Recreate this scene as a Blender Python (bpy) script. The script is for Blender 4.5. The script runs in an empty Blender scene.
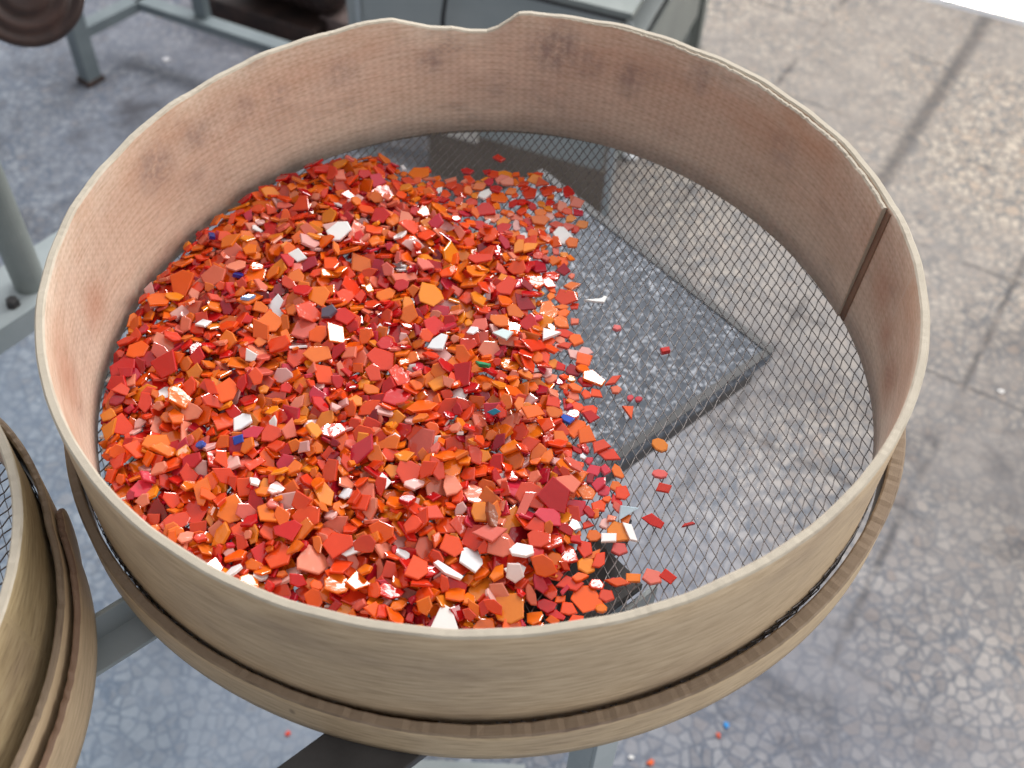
import bpy, bmesh, math, random
import numpy as np
from mathutils import Vector, Matrix

random.seed(7); RNG = np.random.default_rng(11)
PI = math.pi
H = 1.10                       # height of the sieve rim above the floor
scene = bpy.context.scene
col = scene.collection

# ------------------------------------------------------------------ helpers
def tag(o, label=None, cat=None, group=None, kind=None):
    if label: o['label'] = label
    if cat: o['category'] = cat
    if group: o['group'] = group
    if kind: o['kind'] = kind
    return o

def empty(name, loc, label=None, cat=None, group=None):
    o = bpy.data.objects.new(name, None); col.objects.link(o)
    o.location = loc; o.empty_display_size = .05
    return tag(o, label, cat, group)

def mesh_obj(name, verts, faces, mat, parent=None, smooth=False, bevel=0.0):
    me = bpy.data.meshes.new(name); me.from_pydata([tuple(v) for v in verts], [], faces); me.update()
    if mat: me.materials.append(mat)
    o = bpy.data.objects.new(name, me); col.objects.link(o)
    if smooth:
        me.shade_smooth()
    if parent:
        o.parent = parent
        o.matrix_parent_inverse = Matrix.Translation(-Vector(parent.location))
    if bevel:
        b = o.modifiers.new('bevel', 'BEVEL'); b.width = bevel; b.segments = 2; b.limit_method = 'ANGLE'
    return o

class MB:
    """collects pieces that become ONE mesh object"""
    def __init__(s): s.v = []; s.f = []
    def add(s, v, f):
        n = len(s.v); s.v += [tuple(p) for p in v]; s.f += [tuple(i + n for i in q) for q in f]
    def box(s, o, ax, ay, az):      # origin corner + three edge vectors
        o, ax, ay, az = map(Vector, (o, ax, ay, az))
        P = [o, o+ax, o+ax+ay, o+ay, o+az, o+ax+az, o+ax+ay+az, o+ay+az]
        F = [(0,3,2,1),(4,5,6,7),(0,1,5,4),(1,2,6,5),(2,3,7,6),(3,0,4,7)]
        if ax.cross(ay).dot(az) < 0: F = [tuple(reversed(q)) for q in F]
        s.add(P, F)
    def tube(s, pts, r, n=10, cap=True):
        pts = [Vector(p) for p in pts]; V = []; F = []
        for i, p in enumerate(pts):
            t = (pts[min(i+1, len(pts)-1)] - pts[max(i-1, 0)]).normalized()
            a = t.cross(Vector((0,0,1)));
            if a.length < .05: a = t.cross(Vector((0,1,0)))
            a.normalize(); b = t.cross(a)
            rr = r[i] if isinstance(r, (list, tuple)) else r
            for k in range(n):
                th = 2*PI*k/n; V.append(p + (a*math.cos(th) + b*math.sin(th))*rr)
        for i in range(len(pts)-1):
            for k in range(n):
                F.append((i*n+k, i*n+(k+1)%n, (i+1)*n+(k+1)%n, (i+1)*n+k))
        if cap:
            F.append(tuple(reversed(range(n)))); F.append(tuple(range((len(pts)-1)*n, len(pts)*n)))
        s.add(V, F)
    def lathe(s, c, prof, n=48):
        V = []; F = []
        for (r, z) in prof:
            for k in range(n):
                th = 2*PI*k/n; V.append((c[0]+r*math.cos(th), c[1]+r*math.sin(th), c[2]+z))
        m = len(prof)
        for i in range(m-1):
            for k in range(n):
                F.append((i*n+k, i*n+(k+1)%n, (i+1)*n+(k+1)%n, (i+1)*n+k))
        F.append(tuple(reversed(range(n)))); F.append(tuple(range((m-1)*n, m*n)))
        s.add(V, F)
    def build(s, name, mat, parent=None, smooth=False, bevel=0.0):
        return mesh_obj(name, s.v, s.f, mat, parent, smooth, bevel)

def lin(c):
    return tuple(((x/255)/12.92 if x/255 <= .04045 else ((x/255+.055)/1.055)**2.4) for x in c) + (1.0,)

# ------------------------------------------------------------------ materials
class NT:
    def __init__(s, name):
        s.m = bpy.data.materials.new(name); s.m.use_nodes = True
        s.t = s.m.node_tree; s.n = s.t.nodes; s.bsdf = s.n['Principled BSDF']
    def __call__(s, typ, **kw):
        nd = s.n.new(typ)
        for k, v in kw.items():
            if k.startswith('_'): setattr(nd, k[1:], v)
            else: nd.inputs[k.replace('__', ' ')].default_value = v
        return nd
    def L(s, a, b): s.t.links.new(a, b)
    def ramp(s, fac, stops, interp='LINEAR'):
        r = s.n.new('ShaderNodeValToRGB'); r.color_ramp.interpolation = interp
        e = r.color_ramp.elements
        while len(e) < len(stops): e.new(.5)
        for i, (p, c) in enumerate(stops):
            e[i].position = p; e[i].color = c if len(c) == 4 else lin(c)
        s.L(fac, r.inputs[0]); return r.outputs[0]
    def mix(s, fac, a, b, mode='MIX'):
        m = s.n.new('ShaderNodeMix'); m.data_type = 'RGBA'; m.blend_type = mode
        for sock, v in ((m.inputs[0], fac), (m.inputs[6], a), (m.inputs[7], b)):
            if hasattr(v, 'is_output'): s.L(v, sock)
            else: sock.default_value = v
        return m.outputs[2]
    def math(s, op, a, b=0.0, c=None):
        m = s.n.new('ShaderNodeMath'); m.operation = op
        for i, v in enumerate((a, b) if c is None else (a, b, c)):
            if hasattr(v, 'is_output'): s.L(v, m.inputs[i])
            else: m.inputs[i].default_value = v
        return m.outputs[0]
    def noise(s, vec, scale, detail=4, rough=.55, dist=0.0):
        n = s.n.new('ShaderNodeTexNoise'); n.inputs['Scale'].default_value = scale
        n.inputs['Detail'].default_value = detail; n.inputs['Roughness'].default_value = rough
        n.inputs['Distortion'].default_value = dist
        s.L(vec, n.inputs['Vector']); return n.outputs[0]
    def mapping(s, vec, scale=(1,1,1), rot=(0,0,0), loc=(0,0,0)):
        m = s.n.new('ShaderNodeMapping'); m.inputs['Scale'].default_value = scale
        m.inputs['Rotation'].default_value = rot; m.inputs['Location'].default_value = loc
        s.L(vec, m.inputs[0]); return m.outputs[0]
    def pos(s): return s.n.new('ShaderNodeNewGeometry').outputs['Position']
    def out(s, color, rough=.6, bump=None, bs=.3, bd=.001, metal=0.0, spec=.5):
        if hasattr(color, 'is_output'): s.L(color, s.bsdf.inputs['Base Color'])
        else: s.bsdf.inputs['Base Color'].default_value = color
        if hasattr(rough, 'is_output'): s.L(rough, s.bsdf.inputs['Roughness'])
        else: s.bsdf.inputs['Roughness'].default_value = rough
        s.bsdf.inputs['Metallic'].default_value = metal
        s.bsdf.inputs['Specular IOR Level'].default_value = spec
        if bump is not None:
            b = s.n.new('ShaderNodeBump'); b.inputs['Strength'].default_value = bs; b.inputs['Distance'].default_value = bd
            s.L(bump, b.inputs['Height']); s.L(b.outputs[0], s.bsdf.inputs['Normal'])
        return s.m

def sep(N, v):
    x = N.n.new('ShaderNodeSeparateXYZ'); N.L(v, x.inputs[0]); return x.outputs

def spot(N, p, c, r, soft=.5):
    """1 inside a blob of radius r about c, 0 outside (world metres)"""
    d = N.n.new('ShaderNodeVectorMath'); d.operation = 'DISTANCE'
    N.L(p, d.inputs[0]); d.inputs[1].default_value = c
    m = N.n.new('ShaderNodeMapRange'); m.interpolation_type = 'SMOOTHSTEP'
    m.inputs['From Min'].default_value = r*(1+soft); m.inputs['From Max'].default_value = r*(1-soft)
    N.L(d.outputs['Value'], m.inputs['Value']); return m.outputs[0]

def m_floor():
    N = NT('terrazzo'); p = N.pos()
    w = N.n.new('ShaderNodeTexNoise'); w.inputs['Scale'].default_value = 30; N.L(p, w.inputs['Vector'])
    wm = N.n.new('ShaderNodeVectorMath'); wm.operation = 'MULTIPLY_ADD'
    N.L(w.outputs['Color'], wm.inputs[0]); wm.inputs[1].default_value = (.009,.009,.0); N.L(p, wm.inputs[2])
    q = N.mapping(wm.outputs[0], scale=(1,1,0))
    def vor(feat, sc):
        v = N.n.new('ShaderNodeTexVoronoi'); v.feature = feat; v.inputs['Scale'].default_value = sc
        v.inputs['Randomness'].default_value = .95; N.L(q, v.inputs['Vector']); return v
    e = vor('DISTANCE_TO_EDGE', 52).outputs['Distance']
    cc = vor('F1', 52).outputs['Color']
    s = N.n.new('ShaderNodeSeparateColor'); N.L(cc, s.inputs[0])
    chip = N.ramp(s.outputs[0], [(0,(146,140,141)),(.3,(176,168,165)),(.55,(194,188,185)),(.8,(208,202,198)),(1,(172,156,148))])
    fine = N.noise(p, 160, 3)
    chip = N.mix(.35, chip, N.ramp(fine, [(.3,(118,116,118)),(.7,(200,196,192))]), 'MIX')
    # small chips between big ones
    e2 = vor('DISTANCE_TO_EDGE', 120).outputs['Distance']
    grout = N.ramp(e2, [(.02,(106,112,122)),(.3,(146,150,158))])
    gf = N.ramp(N.math('ADD', e, N.math('MULTIPLY', N.math('SUBTRACT', N.noise(p, 22, 3), .5), .16)), [(.03,(0,0,0)),(.12,(255,255,255))])
    c = N.mix(gf, grout, chip)
    # worn and dusty areas lose the contrast of the chips
    wear = N.ramp(N.noise(p, 2.3, 5, .6), [(.36,(40,40,40)),(.58,(255,255,255))])
    dust = N.ramp(N.noise(p, 9, 6, .65), [(.3,(128,129,136)),(.7,(168,166,169))])
    c = N.mix(N.math('MULTIPLY', wear, .70), c, dust)
    # cool shade painted in towards the left, warm light towards the doorway on the right
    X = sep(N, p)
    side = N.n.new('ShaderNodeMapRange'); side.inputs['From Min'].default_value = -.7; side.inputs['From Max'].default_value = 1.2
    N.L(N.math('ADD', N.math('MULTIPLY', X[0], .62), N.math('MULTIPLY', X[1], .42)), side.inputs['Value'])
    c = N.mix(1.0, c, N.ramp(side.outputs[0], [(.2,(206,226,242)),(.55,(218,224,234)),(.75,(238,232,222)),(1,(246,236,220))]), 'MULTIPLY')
    # grime stains, with the shade at the upper left painted in too
    st = N.ramp(N.noise(p, 5.5, 6, .7, .6), [(.50,(0,0,0)),(.66,(255,255,255))])
    blobs = None
    for (x, y, r) in ((.72,.62,.22),(.95,.78,.25),(.55,.30,.12),(.42,.86,.16),(-.75,1.55,.45),(-.62,1.30,.36),(-.95,1.25,.3),(-.45,1.05,.25),(.80,.47,.1),(.30,1.06,.07),(.36,.20,.2)):
        b = spot(N, p, (x,y,0), r, .7)
        blobs = b if blobs is None else N.math('MAXIMUM', blobs, b)
    grime_shade = N.math('MULTIPLY', N.math('MULTIPLY_ADD', st, .75, .32), blobs)
    c = N.mix(N.math('MULTIPLY', grime_shade, .8), c, lin((70,69,74)))
    st2 = N.ramp(N.noise(p, 14, 5, .7, .3), [(.60,(0,0,0)),(.72,(255,255,255))])
    c = N.mix(N.math('MULTIPLY', st2, .35), c, lin((84,80,82)))
    # tile joints
    j = N.mapping(wm.outputs[0], rot=(0,0,math.radians(30)))
    J = sep(N, j)
    def joint(co, off, period, wd, lo=.25):
        f = N.math('FRACT', N.math('DIVIDE', N.math('SUBTRACT', co, off), period))
        d = N.math('MINIMUM', f, N.math('SUBTRACT', 1.0, f))
        m = N.n.new('ShaderNodeMapRange'); m.inputs['From Min'].default_value = wd/period*1.6; m.inputs['From Max'].default_value = wd/period*.4
        N.L(d, m.inputs['Value']); return m.outputs[0]
    j1 = joint(J[0], -.053, .318, .006); j2 = joint(J[1], .857, .3105, .004)
    jj = N.math('MULTIPLY', N.math('MAXIMUM', j1, j2), N.ramp(N.noise(p, 6, 4, .6), [(.42,(40,40,40)),(.58,(235,235,235))]))
    big = N.math('MULTIPLY', spot(N, p, (.93,1.70,0), .52, .25), joint(J[0], -.053, 6.0, .016))
    jj = N.math('MAXIMUM', jj, N.math('MULTIPLY', big, .8))
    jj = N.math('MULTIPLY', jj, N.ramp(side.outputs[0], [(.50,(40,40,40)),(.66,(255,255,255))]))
    c = N.mix(N.math('MULTIPLY', jj, .75), c, lin((66,64,66)))
    return N.out(c, N.ramp(N.noise(p, 12, 4), [(.3,(165,165,165)),(.7,(210,210,210))]), bump=gf, bs=.12, bd=.001, spec=.15)

def m_wood(name, base, dark, light, weave=.0, stain=.5, grain_axis='z', blackspots=True):
    """pale beech band: grain runs round the hoop; attribute 'uv' = (arc length, height, 0)"""
    N = NT(name)
    a = N.n.new('ShaderNodeAttribute'); a.attribute_name = 'arc'; u = a.outputs['Vector']
    g = N.noise(N.mapping(u, scale=(1,9,1)), 60, 5, .6)
    c = N.ramp(g, [(.3,dark),(.5,base),(.75,light)])
    g2 = N.noise(N.mapping(u, scale=(.6,1.8,1)), 9, 5, .6, .4)
    c = N.mix(N.ramp(g2, [(.35,(0,0,0)),(.7,(150,150,150))]), c, lin(dark))
    g3 = N.noise(N.mapping(u, scale=(.8,1.4,1), loc=(3,1,0)), 14, 4, .6)
    c = N.mix(N.math('MULTIPLY', N.ramp(g3, [(.50,(0,0,0)),(.72,(255,255,255))]), stain), c, lin((118,96,92)))
    bumpv = N.noise(N.mapping(u, scale=(1,6,1)), 220, 3)
    if weave:
        U = sep(N, u)
        k = 2*PI/.0052
        wv = N.math('MULTIPLY', N.math('SINE', N.math('MULTIPLY', U[0], k)), N.math('SINE', N.math('MULTIPLY', U[1], 2*PI/.0040)))
        wv2 = N.math('SINE', N.math('MULTIPLY', U[0], 2*PI/.0056))
        tick = N.math('MULTIPLY_ADD', wv, .5, N.math('MULTIPLY_ADD', wv2, .35, .5))
        fade = N.ramp(N.noise(N.mapping(u, loc=(7,2,0)), 7, 3), [(.3,(90,90,90)),(.6,(255,255,255))])
        c = N.mix(N.math('MULTIPLY', fade, weave), c, N.mix(tick, lin(dark), lin(light)), 'MIX')
        # blackened ticks
        sp = N.noise(N.mapping(u, scale=(.7,1.3,1), loc=(1,5,0)), 24, 4, .7)
        c = N.mix(N.math('MULTIPLY', N.ramp(sp, [(.56,(0,0,0)),(.70,(200,200,200))]), N.math('MULTIPLY_ADD', wv, .35, .45)), c, lin((92,84,86)))
        # orange brown warm patches near the rim
        wp = N.noise(N.mapping(u, scale=(.5,1,1), loc=(11,5,0)), 12, 4, .6)
        up = N.n.new('ShaderNodeMapRange'); up.inputs['From Min'].default_value = -.075; up.inputs['From Max'].default_value = -.01
        N.L(U[1], up.inputs['Value'])
        c = N.mix(N.math('MULTIPLY', N.math('MULTIPLY', N.ramp(wp, [(.4,(0,0,0)),(.65,(255,255,255))]), up.outputs[0]), .5), c, lin((186,126,84)))
    if weave:
        p = N.pos(); acc = None; nz = N.noise(p, 130, 4, .7)
        for (x, y, z, r, k) in ((-.203,.082,-.026,.013,.45),(-.186,.115,-.027,.009,.4),(-.190,.108,-.050,.008,.3),(-.05,.213,-.033,.008,.5),(.033,.217,-.023,.016,.6),(.055,.212,-.03,.01,.4),
                               (.083,.203,-.031,.009,.45),(-.163,.146,-.027,.008,.35),(-.145,.163,-.029,.008,.4),(.124,.180,-.018,.008,.35),(-.003,.219,-.055,.010,.3),(-.107,.191,-.029,.010,.35),(.03,.217,-.06,.02,.22),(.175,.131,-.03,.012,.25)):
            b = N.math('MULTIPLY', spot(N, p, (x, y, H+z), r, .8), k)
            acc = b if acc is None else N.math('MAXIMUM', acc, b)
        acc = N.math('MULTIPLY', acc, N.ramp(nz, [(.35,(90,90,90)),(.6,(255,255,255))]))
        c = N.mix(acc, c, lin((104,94,98)))
        acc2 = None
        for (x, y, z, r) in ((.217,-.029,-.057,.014),(.219,-.003,-.05,.010),(-.207,-.071,-.038,.016),(.214,.02,-.04,.012),(-.218,-.007,-.05,.012)):
            b = spot(N, p, (x, y, H+z), r, .9); acc2 = b if acc2 is None else N.math('MAXIMUM', acc2, b)
        c = N.mix(N.math('MULTIPLY', acc2, .45), c, lin((168,108,78)))
    if blackspots:
        v = N.n.new('ShaderNodeTexVoronoi'); v.inputs['Scale'].default_value = 42; v.inputs['Randomness'].default_value = 1
        N.L(N.mapping(u, scale=(1.0,.55,1)), v.inputs['Vector'])
        vs = N.n.new('ShaderNodeSeparateColor'); N.L(v.outputs['Color'], vs.inputs[0])
        near = N.ramp(v.outputs['Distance'], [(.05,(255,255,255)),(.10,(0,0,0))])
        pick = N.ramp(vs.outputs[0], [(.80,(0,0,0)),(.82,(255,255,255))])
        c = N.mix(N.math('MULTIPLY', N.math('MULTIPLY', near, pick), .75), c, lin((70,52,46)))
    return N.out(c, .62, bump=bumpv, bs=.25, bd=.0006, spec=.3)

def m_plain(name, c1, c2, rough=.5, scale=20, metal=0, spec=.5, bs=.1):
    N = NT(name); p = N.pos()
    n = N.noise(p, scale, 5, .6)
    c = N.ramp(n, [(.35,c1),(.65,c2)])
    return N.out(c, rough, bump=N.noise(p, scale*12, 3), bs=bs, bd=.0008, metal=metal, spec=spec)

def m_glass():
    N = NT('coloured_glass')
    a = N.n.new('ShaderNodeAttribute'); a.attribute_name = 'chip_color'
    p = N.pos(); n = N.noise(p, 400, 2)
    c = N.mix(.16, a.outputs['Color'], N.mix(n, lin((150,30,15)), lin((255,190,140))), 'SOFT_LIGHT')
    m = N.out(c, .09, bump=N.noise(p, 150, 2), bs=.22, bd=.0010, spec=.66)
    N.bsdf.inputs['Subsurface Weight'].default_value = 0.0
    N.bsdf.inputs['Coat Weight'].default_value = .0; N.bsdf.inputs['Coat Roughness'].default_value = .05
    return m

def m_tray():
    N = NT('dusty_dark_plate'); p = N.pos()
    v = N.n.new('ShaderNodeTexVoronoi'); v.inputs['Scale'].default_value = 420; N.L(p, v.inputs['Vector'])
    s = N.n.new('ShaderNodeSeparateColor'); N.L(v.outputs['Color'], s.inputs[0])
    c = N.ramp(N.noise(p, 60, 6, .75), [(.3,(66,71,79)),(.7,(100,106,115))])
    gl = N.ramp(s.outputs[0], [(.72,(0,0,0)),(.95,(255,255,255))])
    dens = N.ramp(N.noise(p, 14, 4, .6), [(.3,(110,110,110)),(.6,(255,255,255))])
    c = N.mix(N.math('MULTIPLY', N.math('MULTIPLY', gl, dens), .85), c, lin((196,200,208)))
    return N.out(c, .6, bump=s.outputs[1], bs=.4, bd=.0008, spec=.15)

M = {}
M['floor'] = m_floor()
M['wood_in'] = m_wood('beech_inner', (210,190,170), (180,160,138), (226,210,192), weave=.27, stain=.30)
M['wood_out'] = m_wood('beech_outer', (208,184,152), (180,156,126), (226,204,172), stain=.34)
M['wood_rim'] = m_wood('beech_end_grain', (194,184,166), (172,160,142), (208,198,182), stain=.2, blackspots=False)
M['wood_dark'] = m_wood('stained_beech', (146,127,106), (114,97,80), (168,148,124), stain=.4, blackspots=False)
M['wood_ring'] = m_wood('beech_ring', (206,182,148), (176,152,122), (224,200,166), stain=.3)
M['wood_old'] = m_wood('old_beech', (168,148,112), (130,112,84), (190,172,138), stain=.35)
M['groove'] = m_plain('seam_brown', (124,98,80), (140,112,92), .8)  # brown of the glue line and the seam between wood layers
M['wire'] = m_plain('galvanised_wire', (96,91,90), (128,122,120), .45, 300, metal=.35)
M['glass'] = m_glass()
M['tray'] = m_tray()
M['grey_paint'] = m_plain('grey_green_paint', (158,168,170), (172,180,182), .45, 14)
M['grey_dark'] = m_plain('grey_paint_dim', (118,125,122), (134,140,137), .5, 14)
M['black_steel'] = m_plain('black_steel', (46,44,44), (62,60,60), .45, 30)
M['blue_grey'] = m_plain('blue_grey_enamel', (150,158,159), (164,170,170), .4, 5)
M['frame_paint'] = m_plain('frame_paint', (108,118,122), (124,134,137), .5, 10)
M['blue_pale'] = m_plain('pale_enamel_edge', (158,168,172), (178,186,190), .4, 8)
M['rust'] = m_plain('rusty_brown', (44,34,32), (72,54,48), .6, 24)
M['brown_panel'] = m_plain('brown_board', (112,102,92), (124,114,104), .7, 10)
M['pinkish'] = m_plain('dusty_pink_block', (104,86,82), (140,124,120), .8, 30)
M['rubber'] = m_plain('black_rubber', (28,28,30), (42,42,44), .5, 30)
M['dark_wood'] = m_plain('dark_varnish', (40,27,24), (74,50,42), .35, 18)
M['white_stone'] = m_plain('white_threshold', (235,232,222), (250,248,240), .5, 10)
M['terracotta'] = m_plain('red_brown_paving', (150,104,84), (180,134,112), .8, 10)
M['paper'] = m_plain('white_paper', (215,218,222), (235,238,240), .7, 30)
M['pebble'] = m_plain('pale_pebble', (196,190,182), (218,212,204), .7, 60)
M['plaster'] = m_plain('wall_plaster', (186,182,172), (204,200,190), .9, 3)

# ------------------------------------------------------------------ setting
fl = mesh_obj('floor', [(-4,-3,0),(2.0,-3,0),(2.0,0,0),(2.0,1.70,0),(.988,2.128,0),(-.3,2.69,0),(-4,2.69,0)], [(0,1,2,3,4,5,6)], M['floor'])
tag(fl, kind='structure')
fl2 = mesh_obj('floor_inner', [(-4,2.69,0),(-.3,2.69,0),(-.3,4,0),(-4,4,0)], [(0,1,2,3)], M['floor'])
tag(fl2, kind='structure')
# white doorway threshold in the sun and the paving beyond it
td = Vector((.922,-.388,0)); tn = Vector((.388,.922,0)); to = Vector((-.3,2.69,0))
mb = MB(); mb.box(to, td*2.6, tn*.095, (0,0,.004)); th = mb.build('trim_1', M['white_stone']); tag(th, kind='structure')
mb = MB(); mb.box(to + tn*.095 + Vector((0,0,-.02)), td*2.6, tn*2.5, (0,0,.018)); pv = mb.build('ground_outside', M['terracotta']); tag(pv, kind='structure')

# ------------------------------------------------------------------ sieve building blocks
def rad(th, R, h):
    return R*(1 + h[0]*math.cos(2*th) + h[1]*math.sin(2*th) + h[2]*math.cos(3*th) + h[3]*math.sin(3*th))

def band(name, c, rin, rout, ztop, zbot, mats, parent, a0=0.0, a1=2*PI, n=360, thick_fn=None, rough_top=0.0, seed=1, rinb=None, routb=None):
    """curved wooden strip. rin/rout/ztop/zbot are functions of the angle.
       mats = (outer, inner, edge). Carries the vector attribute arc = (length along, height, side)."""
    rnd = random.Random(seed)
    closed = abs(a1 - a0 - 2*PI) < 1e-6
    m = n if closed else n + 1
    V = []; arc = []
    hz = 5
    wob = [rnd.uniform(-1, 1) for _ in range(m)]
    for k in range(m):
        th = a0 + (a1 - a0)*k/n
        ri, ro, zt, zb = rin(th), rout(th), ztop(th), zbot(th)
        rib = rinb(th) if rinb else ri; rob = routb(th) if routb else ro
        fl = lambda z: max(0, min(1, (zt - z)/(zt - zb)))
        zt2 = zt + wob[k]*rough_top
        ch = min(.0009, (ro - ri)*.3)
        prof = [(ro, zb)] + [(ro, zb + (zt2-ch-zb)*j/hz) for j in range(1, hz+1)] + [(ro-ch, zt2), (ri+ch, zt2 - wob[k-1]*rough_top*.5)] + \
               [(ri, zt2-ch + (zb-zt2+ch)*j/hz) for j in range(0, hz)] + [(ri, zb)]
        for (r, z) in prof:
            arcside = 0.0 if r > (ri+ro)/2 else 5.0
            r += ((rob - ro) if arcside == 0 else (rib - ri))*fl(z)
            V.append((c[0]+r*math.cos(th), c[1]+r*math.sin(th), c[2]+z))
            arc.append((th*ro, z, arcside))
    P = len(prof); F = []; mi = []
    for k in range(n):
        k2 = (k+1) % m if closed else k+1
        for j in range(P):
            j2 = (j+1) % P
            F.append((k*P+j, k2*P+j, k2*P+j2, k*P+j2))
            mi.append(0 if j < hz else (2 if j < hz+3 else (1 if j < P-1 else 2)))
    if not closed:
        F.append(tuple(reversed(range(P)))); F.append(tuple(range(n*P, n*P+P))); mi += [2, 2]
    me = bpy.data.meshes.new(name); me.from_pydata(V, [], F)
    for mt in mats: me.materials.append(mt)
    me.polygons.foreach_set('material_index', mi)
    at = me.attributes.new('arc', 'FLOAT_VECTOR', 'POINT'); at.data.foreach_set('vector', np.array(arc, 'f').ravel())
    me.update()
    bm = bmesh.new(); bm.from_mesh(me); bmesh.ops.recalc_face_normals(bm, faces=bm.faces); bm.to_mesh(me); bm.free()
    me.polygons.foreach_set('use_smooth', [i in (0, 1) for i in [p.material_index for p in me.polygons]])
    o = bpy.data.objects.new(name, me); col.objects.link(o)
    o.parent = parent; o.matrix_parent_inverse = Matrix.Translation(-Vector(parent.location))
    return o

# ---- the big sieve (centre at x=y=0, rim at z=H)
HH = (.0031, .0133, .0004, -.0028)
ZM = -.0880                                   # wire mesh below the rim
sieve = empty('round_sieve', (0,0,H-.1003), 'large round beech sieve holding a heap of orange and red glass chips', 'sieve')
C0 = (0,0,H)
def smooth_interp(x, xs, ys):
    return float(np.interp(x, xs, ys))
NOTX = [math.radians(a) for a in (86.0,87.9,89.6,91.4,93.4,96.5,99.3,103.2,106.5,109.3,111)]
NOTD = [0,.001,.0065,.0115,.0142,.0140,.0108,.0088,.0052,.0006,0]
def rim_top(th):
    t = th % (2*PI)
    return -smooth_interp(t, NOTX, NOTD) + .0004*math.sin(17*t) + .0003*math.sin(41*t+1)
R_OUT = lambda th: rad(th, .2255, HH)
R_IN = lambda th: rad(th, .2208, HH)
HM = (.0015, .0069, .0027, -.0119)
R_INB = lambda th: min(rad(th, .2166, HM) + .0017*math.cos(th) - .0057*math.sin(th), R_OUT(th) - .0035)
hoop = band('hoop', C0, R_IN, R_OUT, rim_top, lambda th: ZM + .0004, (M['wood_out'], M['wood_in'], M['wood_rim']), sieve, n=540, rough_top=.00012, rinb=R_INB)
A_S, A_E = math.radians(12.5), math.radians(84)
def taper(th): return max(0.0, min(1.0, (A_E - th)/math.radians(40)))**.8
strip = band('overlap_strip', C0, lambda th: R_IN(th) + .0004 - .0041*taper(th), lambda th: R_IN(th) + .0006 - .0011*taper(th), lambda th: rim_top(th) - .0006,
             lambda th: ZM + .0008, (M['groove'], M['wood_in'], M['wood_rim']), sieve, A_S, A_E, 150, rough_top=.0004, seed=4, rinb=lambda th: R_INB(th) + .0004 - .0021*taper(th), routb=lambda th: R_INB(th) + .0006)
tag(strip, 'inner end of the bent wood where it overlaps, with a ragged top edge')
# bare strip beside the overlap end
seam = band('seam', C0, lambda th: R_IN(th) - .0009, lambda th: R_IN(th) - .0001, lambda th: rim_top(th) - .002, lambda th: ZM + .001,
            (M['groove'], M['groove'], M['groove']), sieve, A_S - math.radians(1.3), A_S, 3, rinb=lambda th: R_INB(th) - .0006, routb=lambda th: R_INB(th) + .0001)
tag(seam, 'brown glue line down the inside of the hoop')

# lower ring outside the hoop that clamps the wire cloth
HL = (.0005, .0149, -.0019, .0110)
def gbump(th, deg, w): 
    d = (th - math.radians(deg) + PI) % (2*PI) - PI
    return math.exp(-(d/math.radians(w))**2)
def ring_b(th): return .0038*gbump(th, 285, 30) + .0034*gbump(th, 322, 20) + .0040*gbump(th, 343, 14) + .0014*gbump(th, 222, 20)
def ring_in(th): return R_OUT(th) + .0014 + .4*ring_b(th)
def ring_out(th): return ring_in(th) + .0046 + .6*ring_b(th)
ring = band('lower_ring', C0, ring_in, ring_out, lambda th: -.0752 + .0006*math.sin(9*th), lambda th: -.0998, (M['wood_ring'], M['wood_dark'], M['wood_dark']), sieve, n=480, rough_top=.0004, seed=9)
tag(ring, 'narrow outer hoop round the foot of the sieve, dark along its top edge')

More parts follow.
